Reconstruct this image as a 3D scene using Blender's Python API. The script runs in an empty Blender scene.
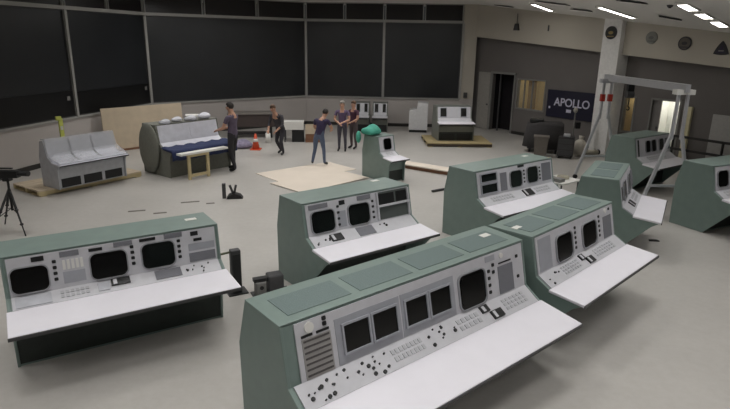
import bpy, bmesh, math, random
from mathutils import Vector, Matrix
random.seed(7)
SC = bpy.context.scene
COL = SC.collection
sin, cos, pi = math.sin, math.cos, math.pi

# ------------------------------------------------------------------ camera
FPX, PIT, ROL, CAMH = 563.5, math.radians(16.322), math.radians(.937), 3.532
cd = bpy.data.cameras.new('camera'); cam = bpy.data.objects.new('camera', cd); COL.objects.link(cam)
cd.sensor_width = 36.0; cd.lens = FPX/730*36.0; cd.clip_start = .05; cd.clip_end = 200
fw = Vector((0, cos(PIT), -sin(PIT))); up = Vector((0, sin(PIT), cos(PIT))); rt = Vector((1, 0, 0))
r2 = rt*cos(ROL)+up*sin(ROL); u2 = up*cos(ROL)-rt*sin(ROL)
M = Matrix((r2, u2, -fw)).transposed().to_4x4(); M.translation = Vector((0, 0, CAMH))
cam.matrix_world = M
SC.camera = cam
# ------------------------------------------------------------------ world, exposure (the light comes from the ceiling fixtures below)
wd = bpy.data.worlds.new('world'); SC.world = wd; wd.use_nodes = True
wd.node_tree.nodes['Background'].inputs[0].default_value = (.5, .52, .55, 1)
wd.node_tree.nodes['Background'].inputs[1].default_value = .05
SC.view_settings.view_transform = 'Standard'; SC.view_settings.look = 'None'
SC.view_settings.exposure = 0.0; SC.view_settings.gamma = 1.0
SC.view_settings.use_curve_mapping = False
LAMP = 17.6          # watts of each overhead louvred fixture
LAMP_SPREAD = math.radians(103)

# ------------------------------------------------------------------ materials
def lin(c):
    return tuple(((v/255)/12.92 if v/255 <= .04045 else ((v/255+.055)/1.055)**2.4) for v in c)
MATS = {}
def mat(name, rgb, rough=.55, metal=0., var=.06, scale=12., bump=0., emit=None, alpha=1., coat=0., spec=.5):
    if name in MATS: return MATS[name]
    m = bpy.data.materials.new(name); m.use_nodes = True; MATS[name] = m
    nt = m.node_tree; b = nt.nodes['Principled BSDF']
    c = lin(rgb)
    b.inputs['Roughness'].default_value = rough; b.inputs['Metallic'].default_value = metal
    b.inputs['Specular IOR Level'].default_value = spec
    b.inputs['Coat Weight'].default_value = coat
    tc = nt.nodes.new('ShaderNodeTexCoord'); nz = nt.nodes.new('ShaderNodeTexNoise')
    nz.inputs['Scale'].default_value = scale; nz.inputs['Detail'].default_value = 4
    nt.links.new(tc.outputs['Object'], nz.inputs['Vector'])
    rp = nt.nodes.new('ShaderNodeValToRGB')
    rp.color_ramp.elements[0].position = .3; rp.color_ramp.elements[1].position = .7
    rp.color_ramp.elements[0].color = (*[max(0, v*(1-var)) for v in c], 1)
    rp.color_ramp.elements[1].color = (*[min(1, v*(1+var)) for v in c], 1)
    nt.links.new(nz.outputs['Fac'], rp.inputs['Fac']); nt.links.new(rp.outputs['Color'], b.inputs['Base Color'])
    if bump:
        bp = nt.nodes.new('ShaderNodeBump'); bp.inputs['Strength'].default_value = bump; bp.inputs['Distance'].default_value = .01
        nt.links.new(nz.outputs['Fac'], bp.inputs['Height']); nt.links.new(bp.outputs['Normal'], b.inputs['Normal'])
    if emit:
        b.inputs['Emission Color'].default_value = (*lin(emit[0]), 1); b.inputs['Emission Strength'].default_value = emit[1]
    if alpha < 1: b.inputs['Alpha'].default_value = alpha
    return m

# floor: sheet vinyl, mottled and slightly glossy, with old scuffs
def floor_mat():
    m = mat('vinyl_floor', (184, 181, 177), .36, var=.045, scale=.9)
    nt = m.node_tree; b = nt.nodes['Principled BSDF']
    tc = nt.nodes.new('ShaderNodeTexCoord'); n2 = nt.nodes.new('ShaderNodeTexNoise')
    n2.inputs['Scale'].default_value = 9; n2.inputs['Detail'].default_value = 8; n2.inputs['Roughness'].default_value = .7
    nt.links.new(tc.outputs['Object'], n2.inputs['Vector'])
    mx = nt.nodes.new('ShaderNodeMixRGB'); mx.blend_type = 'MULTIPLY'; mx.inputs[0].default_value = 1
    rp = nt.nodes.new('ShaderNodeValToRGB'); rp.color_ramp.elements[0].position = .35; rp.color_ramp.elements[1].position = .65
    rp.color_ramp.elements[0].color = (.93, .925, .915, 1); rp.color_ramp.elements[1].color = (1, 1, 1, 1)
    nt.links.new(n2.outputs['Fac'], rp.inputs['Fac'])
    old = b.inputs['Base Color'].links[0].from_socket
    nt.links.new(old, mx.inputs[1]); nt.links.new(rp.outputs['Color'], mx.inputs[2]); nt.links.new(mx.outputs[0], b.inputs['Base Color'])
    return m

GREEN = mat('console_green_paint', (121, 138, 133), .40, var=.05, scale=6)
GREEND = mat('console_vent_mesh', (106, 122, 121), .6, var=.08, scale=90, bump=.3)
PANEL = mat('console_grey_panel', (200, 200, 206), .45, var=.04, scale=10)
PANELD = mat('console_frame_grey', (164, 166, 174), .45, var=.04, scale=10)
SPK = mat('speaker_cloth_grey', (120, 121, 128), .8, var=.12, scale=160)
DESK = mat('white_laminate', (232, 230, 238), .38, var=.015, scale=5)
BLACK = mat('black_plastic', (22, 23, 25), .45, var=.1)
KICK = mat('dark_kick_panel', (42, 49, 46), .6, var=.1)
GLASSK = mat('crt_glass_black', (9, 10, 11), .14, var=.1)
SCREEN = mat('projection_screen_dark', (38, 40, 43), .34, var=.18, scale=.7)
SCREEN2 = mat('projection_screen_band', (14, 15, 17), .3, var=.1, scale=.7)
UPBOX = mat('upper_display_dark', (24, 20, 23), .35, var=.2, scale=.8)
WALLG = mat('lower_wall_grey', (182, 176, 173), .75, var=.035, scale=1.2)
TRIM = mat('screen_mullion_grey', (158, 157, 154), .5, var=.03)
WALLR = mat('side_wall_grey', (106, 102, 100), .75, var=.04, scale=1.0)  # grey set darker to take in the shade under the soffit
SOFF = mat('soffit_paint_cream', (184, 178, 167), .7, var=.025, scale=1.)
CEIL = mat('ceiling_tile', (240, 238, 234), .85, var=.03, scale=30, bump=.1)
WOOD = mat('pale_plywood', (205, 189, 166), .65, var=.06, scale=4)
WOOD2 = mat('pine_timber', (196, 180, 140), .65, var=.08, scale=6)
WOODB = mat('brown_wood', (130, 92, 68), .6, var=.1, scale=6)
CARDB = mat('cardboard_sheet', (214, 203, 190), .8, var=.03, scale=2)
WHITE = mat('white_paint', (225, 224, 220), .5, var=.02)
ALU = mat('aluminium_tube', (196, 197, 202), .38, metal=.35, var=.03)
DGREY = mat('dark_grey_metal', (72, 72, 74), .5, metal=.2, var=.08)
MGREY = mat('mid_grey_paint', (125, 124, 122), .55, var=.05)
WRAP = mat('plastic_film_wrap', (190, 192, 200), .22, var=.09, scale=7, bump=.5)
BLUE = mat('blue_moving_blanket', (42, 52, 88), .9, var=.12, scale=20, bump=.4)
PADG = mat('grey_green_padding', (118, 119, 111), .9, var=.08, scale=14, bump=.3)
TEAL = mat('teal_cloth', (72, 158, 138), .85, var=.1, scale=12, bump=.3)
ORANGE = mat('orange_vinyl', (205, 82, 48), .6, var=.06)
RED = mat('red_enamel', (168, 52, 40), .5, var=.08)
NAVY = mat('navy_banner_vinyl', (20, 19, 44), .5, var=.06)
PRINT = mat('pale_lilac_print', (205, 204, 222), .6, var=.03)
WARM = mat('warm_lit_room', (196, 178, 132), .7, var=.08, scale=2)
DIFF2 = mat('dim_tube_diffuser', (240, 240, 236), .5, emit=((255, 252, 244), 8.0))
DIFF = mat('fluorescent_diffuser', (240, 240, 236), .5, emit=((255, 252, 244), 3.0))
LAMPW = mat('lit_white_recess', (235, 235, 228), .6, var=.02)
DARKR = mat('painted_door_dark', (20, 15, 22), .9, var=.2, scale=8)  # shade inside the open doorway, put into the colour
YGREEN = mat('yellow_green_level', (206, 214, 110), .5, var=.04)
CHARC = mat('charcoal_cloth', (58, 56, 57), .9, var=.14, scale=10, bump=.3)
GOLD = mat('dull_gold_print', (150, 132, 84), .6, var=.1)
PATCH = mat('dark_emblem_face', (52, 50, 56), .6, var=.15, scale=20)
PATCHG = mat('grey_emblem_face', (128, 128, 124), .6, var=.1, scale=20)

# ------------------------------------------------------------------ mesh helpers
class MB:
    def __init__(s): s.v = []; s.f = []
    def add(s, vs, fs):
        o = len(s.v); s.v += [tuple(p) for p in vs]; s.f += [tuple(i+o for i in f) for f in fs]; return s
    def box(s, x0, x1, y0, y1, z0, z1):
        return s.add([(x0,y0,z0),(x1,y0,z0),(x1,y1,z0),(x0,y1,z0),(x0,y0,z1),(x1,y0,z1),(x1,y1,z1),(x0,y1,z1)],
                     [(0,3,2,1),(4,5,6,7),(0,1,5,4),(1,2,6,5),(2,3,7,6),(3,0,4,7)])
    def prism(s, pts, f0, f1):
        """pts: polygon; f0/f1 map a 2-D point to the two 3-D ends"""
        n = len(pts); vs = [f0(p) for p in pts]+[f1(p) for p in pts]
        fs = [tuple(range(n))[::-1], tuple(range(n, 2*n))]+[(i, (i+1) % n, n+(i+1) % n, n+i) for i in range(n)]
        return s.add(vs, fs)
    def ext_x(s, pts, x0, x1):      # pts are (d, z): y = -d
        return s.prism(pts, lambda p: (x0, -p[0], p[1]), lambda p: (x1, -p[0], p[1]))
    def tube(s, a, b, r0, r1=None, n=10):
        r1 = r0 if r1 is None else r1
        a = Vector(a); b = Vector(b); d = (b-a).normalized()
        x = d.orthogonal().normalized(); y = d.cross(x)
        vs = [a+(x*cos(2*pi*i/n)+y*sin(2*pi*i/n))*r0 for i in range(n)]+[b+(x*cos(2*pi*i/n)+y*sin(2*pi*i/n))*r1 for i in range(n)]
        return s.add(vs, [tuple(range(n))[::-1], tuple(range(n, 2*n))]+[(i, (i+1) % n, n+(i+1) % n, n+i) for i in range(n)])
    def bar(s, a, b, w, h, upv=(0, 0, 1)):
        a = Vector(a); b = Vector(b); d = (b-a).normalized(); x = d.cross(Vector(upv))
        if x.length < 1e-4: x = d.cross(Vector((1, 0, 0)))
        x.normalize(); y = x.cross(d)
        vs = []
        for p in (a, b):
            for sx, sy in ((-1,-1),(1,-1),(1,1),(-1,1)): vs.append(p+x*sx*w/2+y*sy*h/2)
        return s.add(vs, [(3,2,1,0),(4,5,6,7),(0,1,5,4),(1,2,6,5),(2,3,7,6),(3,0,4,7)])
    def path(s, pts, r, n=6):
        for a, b in zip(pts, pts[1:]): s.tube(a, b, r, n=n)
        return s
    def ball(s, c, rx, ry, rz, nu=14, nv=8):
        vs = [(c[0], c[1], c[2]-rz)]
        for j in range(1, nv):
            t = -pi/2+pi*j/nv
            for i in range(nu): a = 2*pi*i/nu; vs.append((c[0]+rx*cos(t)*cos(a), c[1]+ry*cos(t)*sin(a), c[2]+rz*sin(t)))
        vs.append((c[0], c[1], c[2]+rz)); e = len(vs)-1; fs = []
        for i in range(nu): fs.append((0, 1+(i+1) % nu, 1+i)); fs.append((e, 1+(nv-2)*nu+i, 1+(nv-2)*nu+(i+1) % nu))
        for j in range(nv-2):
            for i in range(nu):
                k = 1+j*nu; fs.append((k+i, k+(i+1) % nu, k+nu+(i+1) % nu, k+nu+i))
        return s.add(vs, fs)
    def build(s, name, m, parent=None, smooth=False, bevel=0.):
        me = bpy.data.meshes.new(name); me.from_pydata(s.v, [], s.f); me.update()
        bm = bmesh.new(); bm.from_mesh(me); bmesh.ops.recalc_face_normals(bm, faces=bm.faces); bm.to_mesh(me); bm.free()
        me.materials.append(m)
        if smooth:
            for p in me.polygons: p.use_smooth = True
        o = bpy.data.objects.new(name, me); COL.objects.link(o)
        if parent: o.parent = parent
        if bevel:
            bv = o.modifiers.new('bevel', 'BEVEL'); bv.width = bevel; bv.segments = 2; bv.limit_method = 'ANGLE'
        return o
def tag(o, label, cat, group=None):
    o['label'] = label; o['category'] = cat
    if group: o['group'] = group
    return o
def empty(name, loc=(0, 0, 0), rz=0., sc=1.):
    o = bpy.data.objects.new(name, None); COL.objects.link(o); o.location = loc; o.rotation_euler = (0, 0, rz); o.scale = (sc, sc, sc)
    o.empty_display_size = .1; return o
def struct(o):
    o['kind'] = 'structure'; return o
def stuff(o):
    o['kind'] = 'stuff'; return o

# ------------------------------------------------------------------ room shell
FRONT = [(-9.62, 12.1), (-8.6, 16.77), (-7.75, 20.47), (-2.57, 24.25), (.67, 24.0), (3.88, 23.95), (4.46, 24.02)]
ZB, ZT, ZU = 1.197, 4.222, 4.93
RD = Vector((.564, -.826, 0)); RN = Vector((.826, .564, 0)); RO = Vector((4.41, 24.0, 0))
def RW(s, z, off=0.): return RO+RD*s+RN*off+Vector((0, 0, z))
def ceil_z(x): return 4.95-.2015*max(0, x-4.41)

FL = MB().add([(-11, -4.5, 0), (17, -4.5, 0), (17, 26, 0), (-11, 26, 0), (-11, -4.5, -.1), (17, -4.5, -.1), (17, 26, -.1), (-11, 26, -.1)],
              [(0,1,2,3),(7,6,5,4),(0,4,5,1),(1,5,6,2),(2,6,7,3),(3,7,4,0)])
floor = struct(FL.build('floor', floor_mat()))
for x, y, l in ((-4.79, 11.3, .34), (-4.26, 11.18, .26), (-3.89, 12.03, .40), (-3.42, 11.95, .18)):
    s = MB().box(-l/2, l/2, -.035, .035, 0, .006).build('floor_slot', mat('slot_grey', (104, 100, 92), .6), floor)
    s.location = (x, y, 0); s.rotation_euler = (0, 0, .35)

cb = MB()
xs = [-11, 4.41, 13.0]
for x0, x1 in zip(xs, xs[1:]):
    z0, z1 = ceil_z(x0), ceil_z(x1)
    cb.add([(x0,-4.5,z0),(x1,-4.5,z1),(x1,26,z1),(x0,26,z0),(x0,-4.5,z0+.1),(x1,-4.5,z1+.1),(x1,26,z1+.1),(x0,26,z0+.1)],
           [(0,3,2,1),(4,5,6,7),(0,1,5,4),(1,2,6,5),(2,3,7,6),(3,0,4,7)])
ceiling = struct(cb.build('ceiling', CEIL))

def wall_strip(pts, z0, z1, th, name, m):
    """a wall of thickness th behind the polyline (to the left of its direction)"""
    mb = MB(); P = [Vector((x, y, 0)) for x, y in pts]
    off = []
    for i, p in enumerate(P):
        ds = []
        if i > 0: ds.append((p-P[i-1]).normalized())
        if i < len(P)-1: ds.append((P[i+1]-p).normalized())
        ns = [Vector((-d.y, d.x, 0)) for d in ds]; n = sum(ns, Vector()).normalized()
        off.append(p+n*th/max(.5, n.dot(ns[0])))
    for i in range(len(P)-1):
        a, b, c, d = P[i], P[i+1], off[i+1], off[i]
        vs = [(*q.xy, z) for z in (z0, z1) for q in (a, b, c, d)]
        mb.add(vs, [(3,2,1,0),(4,5,6,7),(0,1,5,4),(1,2,6,5),(2,3,7,6),(3,0,4,7)])
    return struct(mb.build(name, m))
wall_strip(FRONT, 0, ZB, .25, 'wall_front', WALLG)
wall_strip(FRONT[:6], ZU, 5.1, .25, 'wall_front_upper', WALLG)
wall_strip(FRONT[-2:], ZB, 5.1, .25, 'wall_front_pier', SOFF)
wall_strip([(-9.62, 12.1), (-9.62, -4.2)][::-1], 0, 5.1, .25, 'wall_left', WALLG)
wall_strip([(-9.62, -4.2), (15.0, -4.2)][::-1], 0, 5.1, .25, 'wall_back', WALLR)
# mullions and sills of the display wall
def along(a, b, t, out=0., z=0.):
    a = Vector((*a, 0)); b = Vector((*b, 0)); d = (b-a).normalized(); n = Vector((d.y, -d.x, 0))
    return a+(b-a)*t+n*out+Vector((0, 0, z))
k = 0
for i in range(6):
    p = Vector((*FRONT[i], 0))
    o = MB().box(-.045, .045, -.06, .10, ZB, ZT).build('trim_%d' % (k+1), TRIM); k += 1
    d0 = (Vector(FRONT[min(i+1, 6)])-Vector(FRONT[max(i-1, 0)])); o.location = (p.x, p.y, 0); o.rotation_euler = (0, 0, math.atan2(d0.y, d0.x)); struct(o)
for z0, z1, pr in ((ZT-.01, ZT+.09, .09), (ZB-.04, ZB+.02, .05)):
    mb = MB()
    for i in range(5):
        a, b = FRONT[i], FRONT[i+1]
        pts = [along(a, b, 0, pr), along(a, b, 1, pr), along(a, b, 1, -.12), along(a, b, 0, -.12)]
        mb.add([(q.x, q.y, z) for z in (z0, z1) for q in pts], [(3,2,1,0),(4,5,6,7),(0,1,5,4),(1,2,6,5),(2,3,7,6),(3,0,4,7)])
    struct(mb.build('trim_%d' % (k+1), TRIM)); k += 1
SL = ['dark projection screen at the far left edge of the front wall',
      'dark square screen with a black lower band, left of the wide centre screen',
      'widest dark projection screen in the middle of the front wall',
      'dark square screen directly right of the wide centre screen',
      'dark square screen at the right end of the front wall']
for i in range(5):
    a, b = FRONT[i], FRONT[i+1]
    e = empty('projection_screen', along(a, b, .5, 0, ZB)); tag(e, SL[i], 'screen', 'projection screens of the front wall')
    ang = math.atan2(b[1]-a[1], b[0]-a[0]); e.rotation_euler = (0, 0, ang); L = (Vector(b)-Vector(a)).length/2-.05
    MB().box(-L, L, .02, .06, .02, ZT-ZB-.01).build('screen_panel', SCREEN, e)
    fr = MB()
    for x0, x1, z0, z1 in ((-L, L, .02, .05), (-L, L, ZT-ZB-.04, ZT-ZB-.01), (-L, -L+.03, .05, ZT-ZB-.04), (L-.03, L, .05, ZT-ZB-.04)): fr.box(x0, x1, -.01, .03, z0, z1)
    fr.build('screen_frame', mat('screen_frame_dark', (70, 70, 70), .5), e)
    if i < 2:
        MB().box(-L+.03, L-.03, .0, .022, .05, .72 if i else .78).build('lower_band', SCREEN2, e)
        MB().box(L-.26, L-.14, -.006, .0, .5, .62).build('corner_tag', MGREY, e)
# row of upper display boxes
ups = []
for i, n in ((0, 2), (1, 2), (2, 3), (3, 2), (4, 2)):
    for j in range(n): ups.append((i, j/n, (j+1)/n))
UPW = ['first', 'second', 'third', 'fourth', 'fifth', 'sixth', 'seventh', 'eighth', 'ninth', 'tenth', 'eleventh']
vis = len(ups)
for q, (i, t0, t1) in enumerate(ups):
    a, b = FRONT[i], FRONT[i+1]; e = empty('upper_display', along(a, b, (t0+t1)/2, 0, ZT+.09))
    e.rotation_euler = (0, 0, math.atan2(b[1]-a[1], b[0]-a[0])); L = (Vector(b)-Vector(a)).length*(t1-t0)/2-.03
    tag(e, 'narrow dark display box above the big screens, %s from the right end' % UPW[vis-1-q], 'display', 'upper display boxes')
    MB().box(-L+.035, L-.035, .03, .08, .0, .60).build('display_panel', UPBOX, e)
    f = MB()
    f.box(-L, -L+.035, -.03, .08, 0, .64); f.box(L-.035, L, -.03, .08, 0, .64); f.box(-L+.035, L-.035, -.03, .08, .60, .64)
    f.build('display_frame', TRIM, e)
# dark skirting of the front wall
mb = MB()
for i in range(5):
    a, b = FRONT[i], FRONT[i+1]; pts = [along(a, b, 0, .025), along(a, b, 1, .025), along(a, b, 1, -.05), along(a, b, 0, -.05)]
    mb.add([(q.x, q.y, z) for z in (0, .13) for q in pts], [(3,2,1,0),(4,5,6,7),(0,1,5,4),(1,2,6,5),(2,3,7,6),(3,0,4,7)])
struct(mb.build('baseboard_front', mat('skirting_dark', (44, 42, 40), .6)))
MB().box(-.08, .08, -.03, 0, 0, .22).build('wall_box', DGREY).location = (4.12, 23.94, 1.25)
tag(bpy.data.objects['wall_box'], 'small dark box on the pale pier beside the last screen', 'box')

# ---- right wall: cream soffit over a recessed grey wall with openings
def rw_box(mb, s0, s1, z0, z1, o0, o1):
    vs = [RW(s, z, o) for z in (z0, z1) for s, o in ((s0, o0), (s1, o0), (s1, o1), (s0, o1))]
    return mb.add(vs, [(3,2,1,0),(4,5,6,7),(0,1,5,4),(1,2,6,5),(2,3,7,6),(3,0,4,7)])
so = MB()
vs = []
for s in (-.05, 12.2):
    zb = 3.71-.0785*s
    for o, z in ((0, zb), (0, 5.15), (.75, 5.15), (.75, zb)): vs.append(RW(s, z, o))
so.add(vs, [(0,1,2,3),(7,6,5,4),(0,4,5,1),(1,5,6,2),(2,6,7,3),(3,7,4,0)])
struct(so.build('wall_right_soffit', SOFF))
lw = MB()
OPEN = [(.80, 1.93, 0, 2.29), (2.08, 3.46, 1.0, 2.18), (6.62, 7.04, .72, 1.90), (7.60, 8.45, 0., 1.86)]   # door, window, window, doorway
s = -.4
for a, b, z0, z1 in OPEN:
    rw_box(lw, s, a, 0, 3.85, .35, .5)
    if z0 > 0: rw_box(lw, a, b, 0, z0, .35, .5)
    rw_box(lw, a, b, z1, 3.85, .35, .5)
    s = b
rw_box(lw, s, 14, 0, 3.85, .35, .5)
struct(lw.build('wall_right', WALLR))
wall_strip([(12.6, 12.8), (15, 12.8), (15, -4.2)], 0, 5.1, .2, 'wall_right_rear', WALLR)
bs = MB()
for a, b in ((-.4, .8), (1.93, 7.6), (8.45, 14)): rw_box(bs, a, b, 0, .12, .325, .35)
struct(bs.build('baseboard_right', mat('skirting_dark', (44, 42, 40))))
# door 1: open doorway, its inner dark painted on a back sheet, with a pale leaf folded back against the wall
d1 = MB(); rw_box(d1, .70, .80, 0, 2.37, .30, .5); rw_box(d1, 1.93, 2.0, 0, 2.37, .30, .5); rw_box(d1, .70, 2.0, 2.29, 2.37, .30, .5)
dd = struct(d1.build('door_1', MGREY))
m_ = MB(); rw_box(m_, .05, .70, .02, 2.32, .28, .325); m_.build('door_leaf', mat('door_leaf_grey', (150, 147, 142), .6), dd)
m_ = MB(); rw_box(m_, .80, 1.93, 0, 2.29, .95, .97); m_.build('painted_door_dark', DARKR, dd)  # flat sheet painting the dark of the doorway
m_ = MB(); rw_box(m_, .60, .66, 1.0, 1.06, .24, .28); m_.build('door_handle', DGREY, dd)
m_ = MB(); rw_box(m_, 1.12, 1.18, 0, 2.29, .40, .44); m_.build('door_post', DGREY, dd)
struct(MB().build('x', MGREY)) if False else None
# lit rooms behind the openings
def room_box(name, s0, s1, z0, z1, m, depth=1.2):
    mb = MB()
    rw_box(mb, s0-.04, s1+.04, z0-.1, z1+.1, .5+depth, .55+depth); rw_box(mb, s0-.08, s0-.04, z0-.1, z1+.1, .5, .5+depth); rw_box(mb, s1+.04, s1+.08, z0-.1, z1+.1, .5, .5+depth)
    rw_box(mb, s0-.08, s1+.08, z1+.1, z1+.15, .5, .55+depth)
    if z0 > 0: rw_box(mb, s0-.08, s1+.08, z0-.15, z0-.1, .5, .55+depth)
    return struct(mb.build(name, m))
room_box('wall_side_room_left', 2.08, 3.46, .9, 2.3, WARM)
room_box('wall_side_room_mid', 6.62, 7.04, .7, 2.0, WARM)
room_box('wall_side_room_right', 7.6, 8.45, 0, 2.1, LAMPW, .9)
room_box('wall_door_room', .8, 1.93, 0, 2.4, DARKR)  # unlit room, its dark put into the wall colour
def window(n, s0, s1, z0, z1, bars):
    mb = MB(); w = .05
    rw_box(mb, s0, s0+w, z0, z1, .33, .48); rw_box(mb, s1-w, s1, z0, z1, .33, .48); rw_box(mb, s0+w, s1-w, z0, z0+w, .33, .48); rw_box(mb, s0+w, s1-w, z1-w, z1, .33, .48)
    o = struct(mb.build('window_%d' % n, MGREY))
    for b in bars:
        m = MB(); rw_box(m, b-.02, b+.02, z0+w, z1-w, .38, .44); m.build('mullion', MGREY, o)
    ed = [s0+w]+list(bars)+[s1-w]
    for a, b in zip(ed, ed[1:]):
        m = MB(); rw_box(m, a+.02, b-.02, z0+w, z1-w, .405, .412); m.build('pane', mat('clear_glass', (225, 228, 225), .08, alpha=.07, var=.0), o)
    return o
window(1, 2.08, 3.46, 1.0, 2.18, (2.42, 2.8))
window(2, 6.62, 7.04, .72, 1.90, ())
m_ = MB(); rw_box(m_, 2.42, 2.78, 1.0, 2.2, .62, .66)
tag(m_.build('hanging_board', mat('tan_board', (150, 122, 72), .7)), 'tan board hanging inside the warm lit window by the dark doorway', 'board')
dm = MB(); rw_box(dm, 7.55, 7.60, 0, 1.92, .32, .5); rw_box(dm, 8.45, 8.52, 0, 1.92, .32, .5); rw_box(dm, 7.55, 8.52, 1.86, 1.92, .32, .5)
d2 = struct(dm.build('door_2', MGREY))
m_ = MB(); rw_box(m_, 7.60, 7.86, .02, 1.86, .40, .44); m_.build('door_leaf', mat('grey_door', (118, 115, 114), .6), d2)
m_ = MB(); rw_box(m_, 7.80, 7.83, .95, 1.05, .36, .40); m_.build('door_handle', DGREY, d2)
# lamp lighting the small side rooms (they glow in the photo)
def room_lamp(s, z, off, e, col, name, label):
    o = empty(name, RW(s, z, off), math.atan2(RD.y, RD.x)); tag(o, label, 'lamp')
    MB().box(-.22, .22, -.06, .06, -.02, .03).build('housing', WHITE, o)
    MB().box(-.2, .2, -.05, .05, -.035, -.02).build('diffuser', mat('side_lamp_'+name, (240, 236, 220), .5, emit=(col, e)), o)
room_lamp(2.75, 2.33, 1.0, 20, (255, 246, 222), 'side_room_lamp', 'ceiling lamp inside the warm room behind the tan board window')
room_lamp(6.83, 1.98, 1.0, 9, (255, 244, 215), 'alcove_lamp', 'lamp inside the small warm window right of the white column')
room_lamp(8.1, 2.1, .95, 60, (255, 253, 246), 'doorway_lamp', 'bright lamp inside the white doorway behind the gantry')
# pale wall panel at far right, beige pilaster, column
m_ = MB(); rw_box(m_, 9.45, 11.6, .02, 1.62, .31, .35)
tag(m_.build('wall_panel', mat('pale_panel', (168, 166, 164), .6)), 'pale grey panel fixed low on the wall at the far right', 'panel')
m_ = MB(); rw_box(m_, 8.70, 8.86, 0.0, 1.76, .25, .35)
tag(m_.build('timber_post', mat('cream_post', (208, 200, 164), .6)), 'narrow cream upright against the wall right of the white doorway', 'post')
cm = MB(); rw_box(cm, 5.93, 6.55, 0, 4.35, -.22, .38)
struct(cm.build('wall_column', mat('column_white', (232, 231, 230), .6)))
# banner
bw = 2.2; bh = .98
be = empty('wall_banner', RW(4.71, .90, .30), math.atan2(RD.y, RD.x))
tag(be, 'navy banner with pale APOLLO lettering on the right wall', 'banner')
MB().box(-bw/2, bw/2, 0, .03, 0, bh).build('cloth', NAVY, be)
def text_mesh(s, size, name, m, parent, loc, ext=.004, shear=0., xs=1.):
    cu = bpy.data.curves.new(name, 'FONT'); cu.body = s; cu.size = size; cu.extrude = ext; cu.align_x = 'CENTER'; cu.align_y = 'CENTER'; cu.shear = shear; cu.offset = .006
    t = bpy.data.objects.new(name, cu); COL.objects.link(t)
    me = bpy.data.meshes.new_from_object(t.evaluated_get(bpy.context.evaluated_depsgraph_get()))
    bpy.data.objects.remove(t)
    me.materials.clear(); me.materials.append(m)
    o = bpy.data.objects.new(name, me); COL.objects.link(o); o.parent = parent; o.location = loc; o.rotation_euler = (pi/2, 0, 0); o.scale = (xs, 1, 1)
    return o
text_mesh('APOLLO', .40, 'lettering', PRINT, be, (-.03, -.004, .55), .004, .0, .98)
MB().box(-.22, -.02, -.006, 0, .22, .33).build('small_emblem', PRINT, be)
MB().box(-1.0, -.93, -.006, 0, .30, .38).build('corner_mark', PRINT, be)
# emblems on the soffit
def disc(mb, r, y0, y1, n=28, rz=1.):
    pts = [(r*cos(2*pi*i/n), r*rz*sin(2*pi*i/n)) for i in range(n)]
    return mb.prism(pts, lambda p: (p[0], y0, p[1]), lambda p: (p[0], y1, p[1]))
def plaque(s, z, r, face, mark, label, off=-.03, shield=False):
    e = empty('emblem_plaque', RW(s, z, off), math.atan2(RD.y, RD.x)); tag(e, label, 'plaque', 'emblems along the cream soffit')
    disc(MB(), r, 0, .03).build('rim', face, e)
    disc(MB(), r*.82, -.008, 0).build('face', mark[0], e)
    disc(MB(), r*.42, -.014, -.008, rz=.6).build('motif', mark[1], e)
    MB().box(-r*.6, r*.6, -.014, -.008, -r*.62, -r*.48).build('band', mark[1], e)
plaque(6.22, 3.86, .20, PATCH, (mat('emblem_dark', (46, 48, 46), .6), GOLD), 'round dark emblem with gold motif on the white column', off=-.25)
plaque(7.45, 3.72, .18, PATCHG, (PATCHG, mat('emblem_mid', (104, 106, 104), .6)), 'round pale grey emblem, second from the white column')
plaque(8.47, 3.57, .19, PATCH, (mat('emblem_brown', (92, 86, 80), .6), PATCH), 'round dark brown emblem left of the triangular one')
e = empty('emblem_plaque', RW(9.50, 3.30, -.03), math.atan2(RD.y, RD.x)); tag(e, 'triangular dark emblem at the right end of the soffit', 'plaque', 'emblems along the cream soffit')
def tri(r, y0, y1, m, nm):
    P = [(-1, 0), (0, 1.75), (1, 0)]; pts = []
    for i in range(3):
        a = Vector(P[i]); b = Vector(P[(i+1) % 3]); n = Vector((-(b-a).y, (b-a).x)).normalized()
        for j in range(6): t = j/6; pts.append(tuple((a+(b-a)*t+n*(.13*4*t*(1-t)))*r))
    c = Vector((0, .6))*r
    MB().prism(pts, lambda p: (p[0], y0, p[1]), lambda p: (p[0], y1, p[1])).build(nm, m, e)
tri(.20, 0, .03, PATCH, 'rim')
q = MB().prism([(-.12, .03), (0, .25), (.12, .03)], lambda p: (p[0], -.008, p[1]), lambda p: (p[0], 0, p[1])).build('face', mat('emblem_navy', (50, 44, 66), .6), e)
MB().box(-.07, .07, -.014, -.008, .07, .10).build('band', PATCHG, e)
# hanging sensor on soffit
m_ = empty('wall_sensor', RW(2.16, 4.05, -.06), math.atan2(RD.y, RD.x)); tag(m_, 'small dark bell-shaped fitting on the soffit above the dark doorway', 'sensor')
MB().prism([(-.05, .14), (.05, .14), (.11, -.10), (-.11, -.10)], lambda p: (p[0], -.06, p[1]), lambda p: (p[0], .06, p[1])).build('horn', DGREY, m_)
MB().tube((0, .0, .14), (0, 0, .5), .012).build('rod', DGREY, m_)
m_ = MB(); rw_box(m_, 3.57, 3.61, 3.92, 4.12, -.03, 0); tag(m_.build('wall_switch', DGREY), 'thin dark vertical slot on the soffit right of the bell-shaped fitting', 'fitting')

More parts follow.
